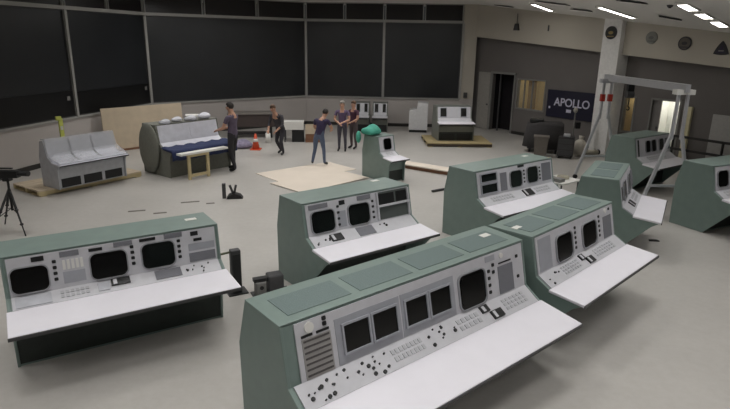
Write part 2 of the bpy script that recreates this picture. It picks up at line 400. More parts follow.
# handrail at the far right
hr = empty('handrail', (0, 0, 0)); tag(hr, 'dark two-rail handrail standing in front of the right wall', 'railing')
for z, nm in ((.90, 'top_rail'), (.52, 'lower_rail')):
    MB().bar(RW(8.55, z, -.0), RW(13, z, -.0), .05, .07).build(nm, mat('rail_black', (38, 36, 36), .5), hr)
for s in (8.6, 10.0, 11.4, 12.8):
    MB().bar(RW(s, 0, 0), RW(s, .87, 0), .05, .05).build('post', mat('rail_black', (38, 36, 36)), hr)

# ------------------------------------------------------------------ ceiling fixtures
def fixture(a, b, w, label, group, dm=None, kw=1., spread=None):
    a = Vector(a); b = Vector(b); mid = (a+b)/2; L = (b-a).length/2
    e = empty('ceiling_light', (0, 0, 0)); tag(e, label, 'light', group)
    d = (b-a).normalized(); x = Vector((-d.y, d.x, 0)).normalized(); nrm = d.cross(x)
    if nrm.z > 0: nrm = -nrm
    e.matrix_world = Matrix((d, x, d.cross(x))).transposed().to_4x4(); e.location = mid
    sg = -1 if d.cross(x).z > 0 else 1
    def bx(x0, x1, y0, y1, z0, z1): return MB().box(x0, x1, y0, y1, min(sg*z0, sg*z1), max(sg*z0, sg*z1))
    bx(-L, L, -w/2, w/2, .02, .04).build('diffuser', dm or DIFF, e)
    f = MB()
    for q in (bx(-L-.04, -L, -w/2-.04, w/2+.04, -.02, .05), bx(L, L+.04, -w/2-.04, w/2+.04, -.02, .05), bx(-L, L, -w/2-.04, -w/2, -.02, .05), bx(-L, L, w/2, w/2+.04, -.02, .05)): f.add(q.v, q.f)
    f.build('frame', WHITE, e)
    if dm is None:          # louvred fixture: its light leaves mostly downwards
        ld = bpy.data.lights.new('tube_light', 'AREA'); ld.shape = 'RECTANGLE'; ld.size = 2*L; ld.size_y = w; ld.energy = LAMP*kw; ld.spread = spread or LAMP_SPREAD; ld.color = (1., .985, .965)
        lo = bpy.data.objects.new('tube_light', ld); COL.objects.link(lo); lo.parent = e; lo.location = (0, 0, sg*.05); lo.rotation_euler = (0, 0 if sg < 0 else pi, 0)
    return e
CL = 'ceiling lights'
def C3(x, y): return (x, y, ceil_z(x))
fixture(C3(6.48, 16.72), C3(7.73, 17.29), .16, 'long slim ceiling light above the white column', CL, DIFF2)
fixture(C3(7.0, 13.35), C3(7.50, 13.76), .22, 'nearest of three bright ceiling lights in a line at top right', CL, DIFF2)
fixture(C3(7.78, 13.99), C3(8.22, 14.35), .22, 'middle of three bright ceiling lights in a line at top right', CL, DIFF2)
fixture(C3(8.52, 14.60), C3(9.02, 15.01), .22, 'farthest of three bright ceiling lights in a line at top right', CL, DIFF2)
fixture(C3(5.37, 19.5), C3(6.2, 20.15), .16, 'short ceiling light above the warm lit window', CL, DIFF2)
OL = 'overhead lights above the consoles'
for y in (-1.8, 1.2, 4.2, 7.2, 10.2, 13.2, 16.2):
    for x, kw in ((-6.2, .8), (-3.1, .92), (0., 1.05), (3.1, .95)):
        fixture((x-.6, y, 4.95), (x+.6, y, 4.95), .3, 'recessed ceiling light over the console floor', OL, kw=kw)
    if y < 11: fixture(C3(6.3, y), C3(7.4, y), .3, 'recessed ceiling light over the console floor', OL, kw=.8)
for x in (-5.4, -2.4, .6, 3.2):  # row out of view, added to brighten the front wall
    fixture((x-.6, 18.7, 4.95), (x+.6, 18.7, 4.95), .3, 'added unseen ceiling light brightening the front wall', 'added lights before the front wall', kw=2.4, spread=math.radians(170))
def vent(a, b, w, label):
    a = Vector(C3(*a)); b = Vector(C3(*b)); d = (b-a).normalized(); x = Vector((-d.y, d.x, 0)).normalized(); n = d.cross(x)
    e = empty('ceiling_vent'); e.matrix_world = Matrix((d, x, n)).transposed().to_4x4(); e.location = (a+b)/2; tag(e, label, 'vent', 'dark ceiling vents')
    L = (b-a).length/2
    MB().box(-L, L, -w/2, w/2, -.012, -.002).build('grille', BLACK, e)
    for i in range(3):
        y = -w/2+w*(i+.5)/3; MB().box(-L, L, y-.012, y+.012, -.02, -.012).build('slat', DGREY, e)
vent((4.87, 22.5), (5.33, 21.95), .45, 'dark ceiling vent nearest the front wall corner')
vent((5.3, 18.75), (6.05, 17.95), .4, 'long dark ceiling vent left of the slim light')
vent((6.41, 18.6), (6.8, 18.1), .45, 'dark ceiling vent over the banner')
vent((6.28, 15.0), (6.75, 14.5), .4, 'dark ceiling vent at the top edge left of the bright light line')
vent((7.82, 16.0), (8.32, 15.75), .4, 'dark ceiling vent above the pale grey emblem')
e = empty('smoke_detector', C3(7.06, 13.99)); tag(e, 'small dark detector on the ceiling beside the bright light line', 'detector')
MB().tube((0, 0, -.05), (0, 0, .0), .05, .08, 14).build('body', DGREY, e); MB().tube((0, 0, -.07), (0, 0, -.05), .025, .04, 12).build('sensor_cap', BLACK, e)

# ------------------------------------------------------------------ consoles
PROF = dict(B=(.015, 0), K=(0, .829), T0=(.098, 1.306), T1=(.714, 1.311), P=(.816, .848), D=(1.004, .739), E=(1.441, .694), F=(.738, 0))
class Strip:
    """sloping face from a to b of the console section; maps (u, t metres, n) to local xyz"""
    def __init__(s, a, b):
        s.a = Vector((a[0], a[1])); s.b = Vector((b[0], b[1])); d = s.b-s.a; s.len = d.length; s.d = d/d.length
        s.n = Vector((-s.d.y, s.d.x))
        if s.n.y < 0 or (abs(s.n.y) < .3 and s.n.x < 0): s.n = -s.n
    def P(s, u, t, n):
        p = s.a+s.d*t+s.n*n; return (u, -p.x, p.y)
    def plate(s, mb, u0, u1, t0, t1, n0, n1):
        vs = [s.P(u, t, n) for n in (n0, n1) for u, t in ((u0, t0), (u1, t0), (u1, t1), (u0, t1))]
        return mb.add(vs, [(3,2,1,0),(4,5,6,7),(0,1,5,4),(1,2,6,5),(2,3,7,6),(3,0,4,7)])
    def rpoly(s, mb, pts, n0, n1):
        return mb.prism(pts, lambda p: s.P(p[0], p[1], n0), lambda p: s.P(p[0], p[1], n1))
def rrect(u0, u1, t0, t1, r, n=5):
    pts = []
    for cx, cy, a0 in ((u1-r, t1-r, 0), (u0+r, t1-r, pi/2), (u0+r, t0+r, pi), (u1-r, t0+r, 3*pi/2)):
        for i in range(n+1): a = a0+pi/2*i/n; pts.append((cx+r*cos(a), cy+r*sin(a)))
    return pts
def ring_plate(st, mb, outer, inner, n0, n1):
    N = len(outer); vs = [st.P(*p, n) for n in (n0, n1) for ring in (outer, inner) for p in ring]; fs = []
    for i in range(N):
        j = (i+1) % N
        fs += [(i, j, N+j, N+i), (2*N+i, 3*N+i, 3*N+j, 2*N+j), (i, 2*N+i, 2*N+j, j), (N+i, N+j, 3*N+j, 3*N+i)]
    return mb.add(vs, fs)
def console(label, loc, th, w, items, sc=1., vents=3, side='slant', zoff=0., keys=(), tags=(), group='mission consoles', pal=None, name='control_console', desk=True, openings=0, ml=.05, prof=None):
    G, PN, DS, KK = pal or (GREEN, PANEL, DESK, KICK)
    pf = dict(PROF); pf.update(prof or {})
    PB, PK, PT0, PT1, PP, PD, PE, PF = (pf[k] for k in ('B', 'K', 'T0', 'T1', 'P', 'D', 'E', 'F'))
    S_TOP = Strip(PT0, PT1); S_FR = Strip(PT1, PP); S_KB = Strip(PP, PD); S_DK = Strip(PD, PE)
    e = empty(name, (loc[0], loc[1], zoff), th, sc); tag(e, label, 'console', group)
    top = [PB, PK, PT0, PT1, PP, PD]
    if side == 'slant': low = [(PE[0]-.04, PE[1]-.03), (PE[0]-.14, PE[1]-.095), PF]
    elif side == 'box': low = [(1.36, .67), (1.28, .55), (1.26, 0)]
    else: low = [(1.32, .665), (.80, .60), PF]
    bf = 1.18 if side == 'box' else .715
    MB().ext_x([(PB[0]+.015, .0), (PK[0]+.012, PK[1]), (PT0[0]+.007, PT0[1]-.006), (PT1[0]-.004, PT1[1]-.008), (PP[0]-.008, PP[1]-.002), (PD[0]-.014, PD[1]-.004), (PD[0]-.02, PD[1]-.08), (bf+.02, .58), (bf, .0)], .025, w-.025).build('body', G, e)
    for u0, u1 in ((0, .03), (w-.03, w)):
        MB().ext_x(top+low, u0, u1).build('side_panel', G, e, bevel=.006)
    # dark kick panel under the desk
    MB().box(.03, w-.03, -bf-.012, -bf+.001, .03, .60).build('kick_panel', KK, e)
    for i in range(openings):
        a = .06+(w-.12)*i/openings; b = .06+(w-.12)*(i+1)/openings
        MB().box(a+.05, b-.05, -bf-.02, -bf-.012, .03, .28).build('painted_opening', BLACK, e)  # flat black plate, the opening's shade put into its colour
    # cap rail along the top and the top vents
    mb = MB(); S_TOP.plate(mb, .0, w, -.0, S_TOP.len, .0, .012); mb.build('top_cap', G, e, bevel=.004)
    for i in range(vents):
        a = .10+(w-.2)*i/vents; b = .10+(w-.2)*(i+1)/vents
        mb = MB(); S_TOP.plate(mb, a+.05, b-.05, .13, S_TOP.len-.10, .012, .017); o = mb.build('top_vent', GREEND, e)
    # faces
    mb = MB(); S_FR.plate(mb, ml, w-.05, .015, S_FR.len+.002, -.004, .008); mb.build('control_panel', PN, e)
    mb = MB(); S_KB.plate(mb, .05, w-.05, .0, S_KB.len-.002, -.004, .010); mb.build('key_shelf', PN, e)
    if desk:
        mb = MB(); S_DK.plate(mb, -.01, w+.01, -.005, S_DK.len, -.03, .006); mb.build('desk_top', DS, e, bevel=.008)
        mb = MB(); S_DK.plate(mb, -.012, w+.012, S_DK.len, S_DK.len+.012, -.035, .0); mb.build('desk_edge', DGREY, e)
    T = S_FR.len
    for it in items:
        k, u0, u1, t0, t1 = it[:5]; t0 *= T; t1 *= T
        if k == 'crt':
            r = min(.07, (u1-u0)*.25)
            mb = MB(); ring_plate(S_FR, mb, rrect(u0-.012, u1+.012, t0-.012, t1+.012, r+.008), rrect(u0, u1, t0, t1, r), .006, .030)
            o = mb.build('monitor', mat('bezel_grey', (150, 151, 156), .45), e)
            mb = MB(); S_FR.rpoly(mb, rrect(u0, u1, t0, t1, r), .004, .014); mb.build('tube_face', GLASSK, o)
            mb = MB(); S_FR.rpoly(mb, rrect(u0+.03, u1-.03, t0+.03, t1-.03, r), .014, .020); mb.build('tube_bulge', GLASSK, o)
        elif k == 'scr':
            mb = MB(); ring_plate(S_FR, mb, rrect(u0-.02, u1+.02, t0-.02, t1+.02, .006, 1), rrect(u0, u1, t0, t1, .004, 1), .012, .030)
            o = mb.build('display', PANELD, e)
            mb = MB(); S_FR.plate(mb, u0, u1, t0, t1, .004, .016); mb.build('display_face', GLASSK, o)
        elif k == 'slot':
            mb = MB(); S_FR.plate(mb, u0, u1, t0, t1, .006, .014); mb.build('label_slot', BLACK, e)
        elif k == 'spk':
            mb = MB(); S_FR.plate(mb, u0, u1, t0, t1, .006, .015); o = mb.build('speaker_grille', SPK, e)
        elif k == 'frame':
            mb = MB(); S_FR.plate(mb, u0, u1, t0, t1, .006, .013); mb.build('mounting_frame', PANELD, e)
        elif k == 'tally':
            mb = MB(); S_FR.plate(mb, u0, u1, t0, t1, .006, .013); o = mb.build('tally_board', mat('tally_board_grey', (158, 156, 154), .6), e)
            n = 7
            for i in range(n):
                a = t0+(t1-t0)*(i+.2)/n; b = t0+(t1-t0)*(i+.55)/n
                mb = MB(); S_FR.plate(mb, u0+.015, u1-.015, a, b, .013, .017); mb.build('label_strip', mat('engraved_label', (84, 80, 80), .6, var=.45, scale=120), o)
        elif k == 'lamps':
            n = it[5]
            for i in range(n):
                a = u0+(u1-u0)*(i+.15)/n; b = u0+(u1-u0)*(i+.8)/n
                mb = MB(); S_FR.plate(mb, a, b, t0, t1, .006, .018); mb.build('indicator_lamp', WHITE, e)
        elif k == 'dots':
            n = it[5]; mb = MB()
            for i in range(n):
                t = t0+(t1-t0)*(i+.5)/n
                S_FR.rpoly(mb, rrect((u0+u1)/2-.02, (u0+u1)/2+.02, t-.018, t+.018, .008, 2), .006, .016)
            stuff(mb.build('toggle_column', BLACK, e))
        elif k == 'plain':
            mb = MB(); S_FR.plate(mb, u0, u1, t0, t1, .006, .012); mb.build('module_plate', it[5] if len(it) > 5 else PANELD, e)
        elif k == 'round':
            mb = MB(); S_FR.rpoly(mb, rrect(u0, u1, t0, t0+(u1-u0), (u1-u0)*.49, 6), .006, .02); mb.build('round_lamp', WHITE, e)
        elif k == 'hole':      # open bay with a shelf, its inner shade painted on flat plates
            mb = MB(); S_FR.plate(mb, u0, u1, t0, t1, .006, .012); o = mb.build('open_bay', mat('bay_shade_grey', (84, 90, 88), .7), e)
            mb = MB(); S_FR.plate(mb, u0, u1, (t0+t1)*.47, (t0+t1)*.53, .006, .06); mb.build('bay_shelf', PANEL, o)
            for a, b in ((u0+.03, u0+(u1-u0)*.55), (u0+(u1-u0)*.62, u1-.03)):
                mb = MB(); S_FR.plate(mb, a, b, t0+.03, (t0+t1)*.46, .012, .02); mb.build('painted_recess', BLACK, o)  # flat black plates painting the dark of the recesses
            mb = MB(); S_FR.plate(mb, u0, u0+.02, t0, t1, .006, .05); mb.build('bay_wall', PANEL, o)
            mb = MB(); S_FR.plate(mb, u1-.02, u1, t0, t1, .006, .05); mb.build('bay_wall', PANEL, o)
    # switches on the key shelf
    KL = S_KB.len
    if keys:
        for k in keys:
            if k[0] == 'modul':
                mb = MB(); S_KB.plate(mb, k[1], k[2], k[3]*KL, k[4]*KL, .008, .02); mb.build('key_module', k[5], e)
            elif k[0] == 'phone':
                mb = MB(); S_KB.plate(mb, k[1], k[2], k[3]*KL, k[4]*KL, .008, .03); o = mb.build('phone_jack_box', BLACK, e)
                mb = MB(); S_KB.plate(mb, k[1]+.02, k[1]+.06, k[3]*KL+.01, k[4]*KL-.01, .03, .035); mb.build('jack_plate', PANEL, o)
            elif k[0] == 'knobs':
                mb = MB()
                for i in range(k[3]):
                    u = random.uniform(k[1], k[2]); t = random.uniform(.12, .88)*KL; r = random.choice((.008, .010, .014, .019))
                    S_KB.rpoly(mb, [(u+r*cos(2*pi*j/8), t+r*sin(2*pi*j/8)) for j in range(8)], .008, .024)
                stuff(mb.build('switch_knobs', BLACK, e))
            elif k[0] == 'keys':
                mb = MB()
                for i in range(k[3]):
                    for j in range(k[4]):
                        a = k[1]+(k[2]-k[1])*(i+.15)/k[3]; b = k[1]+(k[2]-k[1])*(i+.8)/k[3]
                        S_KB.plate(mb, a, b, KL*(.2+.6*(j+.1)/k[4]), KL*(.2+.6*(j+.75)/k[4]), .008, .018)
                stuff(mb.build('push_keys', mat('pale_keys', (182, 183, 188), .45), e))
    for (u, t, a) in tags:
        mb = MB(); S_TOP.plate(mb, u-.07, u+.07, t-.04, t+.04, .0125, .019); mb.build('paper_note', WHITE, e)
    return e
LC = (-4.189, 6.058); TH = .567
console('three-monitor grey-green console with white desk at the left edge', LC, .567, 2.32,
        [('crt', .07, .42, .30, .93), ('crt', .84, 1.22, .25, .93), ('crt', 1.39, 1.76, .22, .90),
         ('lamps', .56, .78, .28, .52, 5), ('spk', .55, .74, .06, .20), ('spk', 1.10, 1.30, .04, .16), ('spk', 1.66, 1.87, .03, .17),
         ('slot', .28, .40, .08, .20), ('slot', .84, .98, .10, .18), ('slot', 1.38, 1.56, .06, .14), ('slot', 1.97, 2.06, .08, .20), ('slot', 2.0, 2.10, .28, .36),
         ('plain', .56, .78, .58, .88), ('dots', .46, .52, .2, .8, 4), ('dots', 1.26, 1.32, .15, .75, 4), ('dots', 1.79, 1.85, .2, .8, 4), ('plain', 1.93, 2.25, .42, .62), ('plain', 1.93, 2.25, .68, .94, SPK)],
        side='upright', vents=0, tags=((2.08, .25, 0),), prof=dict(T0=(.137, 1.274), T1=(.725, 1.279), P=(.794, .849), D=(.944, .757), E=(1.471, .72)),
        keys=(('modul', .08, .42, .15, .9, WRAP), ('keys', .5, .8, 6, 2), ('phone', 1.02, 1.22, .1, .6), ('modul', .88, 1.0, .2, .8, WRAP), ('modul', 1.5, 1.8, .1, .8, SPK), ('knobs', 1.85, 2.2, 8)))  # pale glossy film modules stand for glare on the key shelf
console('two-monitor green console with an open shelf bay and white desk, behind the big front console', (-1.325, 8.07), .66, 2.006,
        [('crt', .12, .51, .28, .93), ('crt', .76, 1.15, .28, .93), ('hole', 1.30, 1.94, .05, .95), ('spk', .10, .42, .06, .20), ('slot', .62, .72, .08, .22), ('spk', .95, 1.2, .05, .19),
         ('dots', .56, .62, .15, .9, 4), ('plain', .58, .72, .40, .9), ('dots', 1.20, 1.26, .2, .9, 4)], tags=((1.70, .12, 0),),
        vents=0, keys=(('phone', .36, .56, .25, .8), ('modul', .84, 1.14, .15, .9, SPK), ('knobs', .1, .5, 6), ('knobs', 1.2, 1.45, 3)))
console('large front green console with four square displays, one monitor and a white desk', (-1.104, 4.501), .709, 3.273,
        [('frame', .52, 1.27, .18, .97), ('frame', 1.29, 2.03, .18, .97), ('scr', .60, .88, .33, .80), ('scr', .93, 1.22, .33, .80), ('scr', 1.34, 1.62, .33, .80), ('scr', 1.67, 1.96, .33, .80),
         ('crt', 2.10, 2.52, .25, .96), ('tally', .18, .47, .32, .98), ('round', .22, .31, .06, .2), ('slot', .18, .29, .25, .29), ('slot', .33, .46, .25, .29), ('dots', .40, .44, .04, .22, 2),
         ('dots', 2.57, 2.63, .3, .9, 4), ('dots', 2.66, 2.70, .2, .5, 2), ('spk', 2.76, 3.02, .36, .96), ('round', 2.80, 2.86, .08, .2), ('slot', 2.78, 3.0, .28, .31), ('dots', 3.08, 3.14, .05, .95, 2), ('plain', 2.56, 2.72, .06, .18)],
        vents=4, tags=((3.0, .22, 0),), side='slant', ml=.13, prof=dict(T0=(.126, 1.365), T1=(.677, 1.338), P=(.789, .834), D=(.988, .702), E=(1.507, .618), K=(-.014, .907)),
        keys=(('knobs', .12, .55, 14), ('knobs', .62, 1.0, 12), ('keys', 1.05, 1.45, 8, 2), ('knobs', 1.5, 1.9, 10), ('keys', 1.95, 2.3, 5, 2), ('phone', 2.35, 2.47, .1, .45), ('phone', 2.45, 2.62, .5, .9), ('keys', 2.7, 3.1, 6, 3)))
console('two-monitor green console touching the right end of the big front console', (1.476, 6.794), .783, 2.29,
        [('crt', .52, .94, .24, .94), ('crt', 1.24, 1.66, .24, .92), ('spk', 1.90, 2.16, .30, .95), ('round', 1.95, 2.02, .06, .2), ('dots', 1.02, 1.08, .15, .85, 5), ('dots', 1.74, 1.80, .15, .85, 5), ('dots', 2.08, 2.14, .05, .2, 1),
         ('plain', .10, .40, .10, .95)], vents=3, tags=((.18, .3, 0),),
        keys=(('phone', 1.02, 1.12, .1, .5), ('phone', 1.12, 1.28, .45, .9), ('keys', .5, .95, 7, 3), ('keys', 1.4, 2.0, 8, 3), ('knobs', .1, .45, 5)))
console('two-monitor green console with two square slots on its left, in the middle row', (1.48, 10.266), .654, 2.277,
        [('scr', .14, .55, .14, .42), ('scr', .14, .55, .54, .86), ('spk', .66, .84, .2, .9), ('crt', .93, 1.27, .22, .86), ('crt', 1.43, 1.76, .18, .82), ('spk', 1.90, 2.18, .12, .85), ('slot', 1.18, 1.36, .03, .12), ('dots', 1.32, 1.38, .2, .8, 4), ('dots', 1.80, 1.86, .2, .8, 4)],
        vents=0, tags=((1.95, .2, 0),), keys=(('phone', 1.2, 1.45, .2, .9), ('keys', .3, .9, 8, 2), ('keys', 1.55, 2.0, 6, 2)))
console('green console at the right edge showing its dark slanted end', (6.30, 11.16), .45, 2.0,
        [('crt', .10, .42, .2, .85), ('crt', .62, 1.0, .2, .85), ('spk', 1.2, 1.6, .2, .85)], vents=0, keys=(('keys', .2, .9, 8, 2),))
console('short green console turned to the right, between the middle row and the gantry', (3.66, 9.60), 1.05, 1.6,
        [('crt', .28, .62, .2, .88), ('crt', .95, 1.3, .2, .88), ('spk', 1.4, 1.7, .2, .85), ('slot', .1, .2, .3, .8)], vents=2, keys=(('phone', .5, .7, .2, .8), ('keys', .9, 1.4, 6, 2)))
console('distant green console with three narrow monitors under the gantry beam', (6.13, 14.24), .62, 1.65,
        [('crt', .45, .66, .2, .8), ('crt', .72, .93, .2, .8), ('crt', 1.08, 1.29, .2, .8), ('slot', .10, .16, .1, .95), ('spk', 1.38, 1.58, .2, .8)], vents=0, keys=(('keys', .4, 1.2, 8, 2),))
console('small single-monitor green console with a teal cloth on top', (-.10, 14.86), .68, .66,
        [('crt', .2, .5, .15, .85)], sc=.86, vents=0, side='box', openings=0, keys=(('keys', .2, .5, 3, 2),))
# two grey-bodied consoles near the wall and consoles on pallets
GB = mat('console_grey_body', (118, 121, 116), .5, var=.05)
console('grey console with black slots and white desk standing on the right-hand pallet', (2.42, 20.8), .10, 1.45,
        [('scr', .16, .40, .15, .85), ('scr', 1.0, 1.22, .15, .85), ('plain', .48, .9, .05, .9, PANEL)], sc=.88, zoff=.14, vents=0, side='box', pal=(GB, PANEL, DESK, KICK), openings=2)
console('left of two pale consoles with black bases against the front wall', (-.45, 23.4), -.05, .72, [('scr', .1, .26, .1, .9), ('scr', .48, .62, .1, .9)], sc=.84, vents=0, side='box', pal=(GB, PANEL, PANEL, BLACK))
console('right of two pale consoles with black bases against the front wall', (.28, 23.36), -.05, .72, [('scr', .1, .26, .1, .9), ('scr', .48, .62, .1, .9)], sc=.84, vents=0, side='box', pal=(GB, PANEL, PANEL, BLACK))
# plastic-wrapped triple console on the left pallet
FILM = mat('film_wrapped_panel', (218, 219, 229), .22, var=.07, scale=6, bump=.4)
FILMB = mat('film_wrapped_body', (182, 184, 190), .25, var=.08, scale=6, bump=.4)
wc = console('film-wrapped silver triple console standing on the left-hand pallet', (-7.80, 12.90), 1.0, 2.1, [('plain', .12, .62, .12, .88, FILMB), ('plain', .80, 1.3, .12, .88, FILMB), ('plain', 1.48, 1.98, .12, .88, FILMB)],
             sc=.82, zoff=.14, vents=0, side='box', pal=(FILMB, FILM, FILM, FILMB), openings=3, prof=dict(B=(.42, 0), K=(.40, .829), T0=(.52, 1.27), T1=(.70, 1.29)))
for u in (.70, 1.38):
    MB().ext_x([(.70, 1.28), (.83, .86), (1.01, .76), (1.25, .74), (1.01, .80), (.86, .92), (.76, 1.28)], u-.012, u+.012).build('divider_fin', BLACK, wc)
MB().ext_x([(.60, 1.32), (.74, 1.33), (.84, .87), (1.42, .72), (1.43, .74), (.90, .95), (.78, 1.36), (.60, 1.35)], .0, 2.1).build('film_sheet', mat('clear_film', (215, 217, 224), .12, alpha=.35, var=.03, bump=.5, scale=9), wc)
def pallet(label, loc, th, l, w, deck=WOOD, under=WOOD2):
    e = empty('pallet', (*loc, 0), th); tag(e, label, 'pallet', 'wooden pallets')
    n = 6
    for i in range(n):
        a = -w/2+w*i/n; MB().box(-l/2, l/2, a+.01, a+w/n-.01, .11, .14).build('deck_board', deck, e)
    for y in (-w/2+.05, 0, w/2-.05):
        MB().box(-l/2, l/2, y-.045, y+.045, .02, .11).build('runner', under, e)
    for x in (-l/2+.1, 0, l/2-.1): MB().box(x-.07, x+.07, -w/2, w/2, 0, .02).build('bottom_board', WOOD2, e)
pallet('wooden pallet under the film-wrapped silver console', (-7.10, 13.62), .965, 2.6, 1.22)
pallet('wooden pallet under the grey console near the front wall', (3.22, 20.15), .03, 2.25, 1.75, mat('olive_timber', (166, 150, 112), .7, var=.08, scale=5), mat('dark_timber', (66, 56, 44), .7))
# console draped in a blue blanket
bc = console('grey console draped with film and a blue blanket, pale board along its desk edge', (-6.02, 14.95), .9, 1.95, [('plain', .1, .9, .1, .9, FILM), ('plain', 1.0, 1.85, .1, .9, FILM)], vents=0, side='box', pal=(PADG, FILM, BLUE, PADG))
bl = MB(); NU, NV = 18, 9
for i in range(NU+1):
    for j in range(NV+1):
        u = -.05+2.05*i/NU; t = j/NV
        if t < .75: d = .98+.5*t/.75; z = .765-.045*t/.75
        else: d = 1.48+.01*(t-.75); z = .72-(t-.75)*1.0
        bl.v.append((u, -d-.008*sin(i*1.7+j), z+.018*sin(i*1.9)*cos(j*1.3)+.012))
for i in range(NU):
    for j in range(NV): k0 = i*(NV+1)+j; bl.f.append((k0, k0+1, k0+NV+2, k0+NV+1))
o = bl.build('moving_blanket', BLUE, smooth=True); o.modifiers.new('thick', 'SOLIDIFY').thickness = .015
o.location = bc.location; o.rotation_euler = bc.rotation_euler; tag(o, 'dark blue moving blanket lying over the padded console desk', 'blanket')
MB().ball((-.06, -.45, .70), .10, .46, .66, 16, 10).build('end_padding', PADG, bc, True)
for i, (u, d, z, r, m) in enumerate(((.35, .72, 1.33, .17, WRAP), (.75, .66, 1.36, .15, FILM), (1.15, .7, 1.35, .18, WRAP), (1.6, .68, 1.38, .2, FILM))):
    mb = MB(); mb.ball((0, 0, 0), r, r*.7, r*.5, 12, 7)
    mb.v = [(x*(1+.12*sin(9*y+i)), y*(1+.15*sin(11*x)), max(z_*(1+.2*sin(13*x+7*y)), -r*.25)) for x, y, z_ in mb.v]
    o = mb.build('crumpled_film', m, bc, True); o.location = (u, -d+.1, z+.02)
tr = empty('sawhorse_board', (-4.68, 13.85, 0), .9); tag(tr, 'pale board on a pine frame standing before the blue blanket console', 'sawhorse')
MB().box(0, 1.45, -.10, .10, .66, .71).build('board', WHITE, tr)
for x in (.28, .85):
    MB().box(x-.035, x+.035, -.03, .03, 0, .66).build('leg', WOOD2, tr)
MB().box(.315, .815, -.025, .025, .06, .13).build('stretcher', WOOD2, tr); MB().box(.315, .815, -.025, .025, .58, .66).build('rail', WOOD2, tr)

# ------------------------------------------------------------------ loose things on the floor
o = MB().box(0, 2.74, 0, .035, 0.06, 1.36).build('plywood_panel', WOOD); o.location = (-8.12, 17.35, 0); o.rotation_euler = (-.06, 0, .84)
tag(o, 'big pale plywood panel standing upright against the front wall', 'panel')
for x in (.05, 1.3, 2.6): MB().box(x, x+.09, .035, .08, 0, 1.36).build('batten', WOOD2, o)
MB().box(-.04, 2.78, -.05, .09, 0, .06).build('foot_rail', WOODB, o)
def sheet(loc, th, l, w, z, label, m=CARDB):
    o = MB().box(-l/2, l/2, -w/2, w/2, 0, .012).build('board_sheet', m); o.location = (*loc, z); o.rotation_euler = (0, 0, th); tag(o, label, 'board', 'pale sheets on the floor')
sheet((-1.62, 15.2), .72, 2.5, 1.25, .001, 'pale flat sheet on the floor under the person in jeans')
sheet((-1.15, 14.15), .80, 2.3, 1.25, .0145, 'pale flat sheet on the floor nearest the open-bay console')
o = empty('floor_plank', (1.05, 16.1, 0), -.62); tag(o, 'thick pale plank lying behind the middle-row console', 'plank')
MB().box(0, 1.9, -.22, .22, .10, .13).build('plank_top', CARDB, o); MB().box(.06, 1.84, -.16, .16, 0, .10).build('plank_base', WOODB, o)
o = MB().bar((1.62, 13.2, .03), (2.05, 13.5, .03), .05, .05).build('floor_rod', DGREY); tag(o, 'short dark rod on the floor left of the middle-row console', 'rod')
o = MB().prism([(-.09, -.03), (.1, -.04), (.08, .03), (-.07, .035)], lambda p: (p[0], p[1], 0), lambda p: (p[0], p[1], .02)).build('floor_scrap', BLACK); o.location = (5.40, 9.95, 0.001); tag(o, 'small dark scrap on the floor beyond the right-hand desk corner', 'scrap')
# white stepped cabinet near the front wall
o = empty('stepped_cabinet', (1.72, 22.75, 0), -.1); tag(o, 'white stepped cabinet standing against the front wall', 'cabinet')
MB().prism([(0, .1), (.74, .1), (.74, 1.16), (.34, 1.18), (.29, .92), (.0, .86)], lambda p: (p[0], -.3, p[1]), lambda p: (p[0], .3, p[1])).build('carcass', mat('cabinet_white', (206, 206, 208), .45), o, bevel=.01)
MB().box(.02, .72, -.28, .28, 0, .1).build('plinth', BLACK, o)
MB().box(.36, .72, -.31, -.3, .16, 1.1).build('door', mat('cabinet_white', (206, 206, 208)), o)
MB().box(.05, .31, -.31, -.3, .16, .8).build('drawer_front', mat('cabinet_white', (206, 206, 208)), o)
# long dark chest behind the people
o = empty('long_chest', (-4.98, 20.3, 0), .18); tag(o, 'long low dark chest with a grey lid by the front wall', 'chest')
MB().box(0, 1.65, 0, .75, .42, .86).build('body', mat('dark_brown_case', (72, 62, 60), .6), o)
MB().box(-.03, 1.68, -.03, .78, .86, .91).build('lid', mat('chest_lid', (122, 117, 112), .6), o)
for x in (.08, 1.47):
    for y in (.05, .62): MB().box(x, x+.09, y, y+.09, 0, .42).build('leg', BLACK, o)
MB().box(.17, 1.47, .1, .65, .12, .16).build('lower_shelf', BLACK, o)
# small work table with white top
o = empty('work_table', (-2.92, 19.75, 0), .08); tag(o, 'small work table with white cover beside the crouching person', 'table')
MB().box(0, .72, 0, .55, .68, .71).build('table_top', WHITE, o)
MB().box(.0, .72, -.012, -.002, .44, .71).build('cover_front', WHITE, o)
for x in (.03, .65):
    for y in (.03, .48): MB().box(x, x+.04, y, y+.04, 0, .68).build('leg', DGREY, o)
MB().box(.3, .72, .02, .5, .0, .40).build('under_box', BLACK, o)
o = empty('wood_crate', (-2.14, 19.75, 0), .1); tag(o, 'low tan and brown crate right of the white-topped table', 'crate')
for z, m in ((0, WOODB), (.14, WOODB), (.30, WOOD), (.45, WOOD)):
    MB().box(0, .62, 0, .03, z, z+.13).build('slat', m, o); MB().box(0, .62, .45, .48, z, z+.13).build('slat', m, o)
    MB().box(0, .03, .03, .45, z, z+.13).build('slat', m, o); MB().box(.59, .62, .03, .45, z, z+.13).build('slat', m, o)
MB().box(.03, .59, .03, .45, .02, .05).build('bottom', WOODB, o)
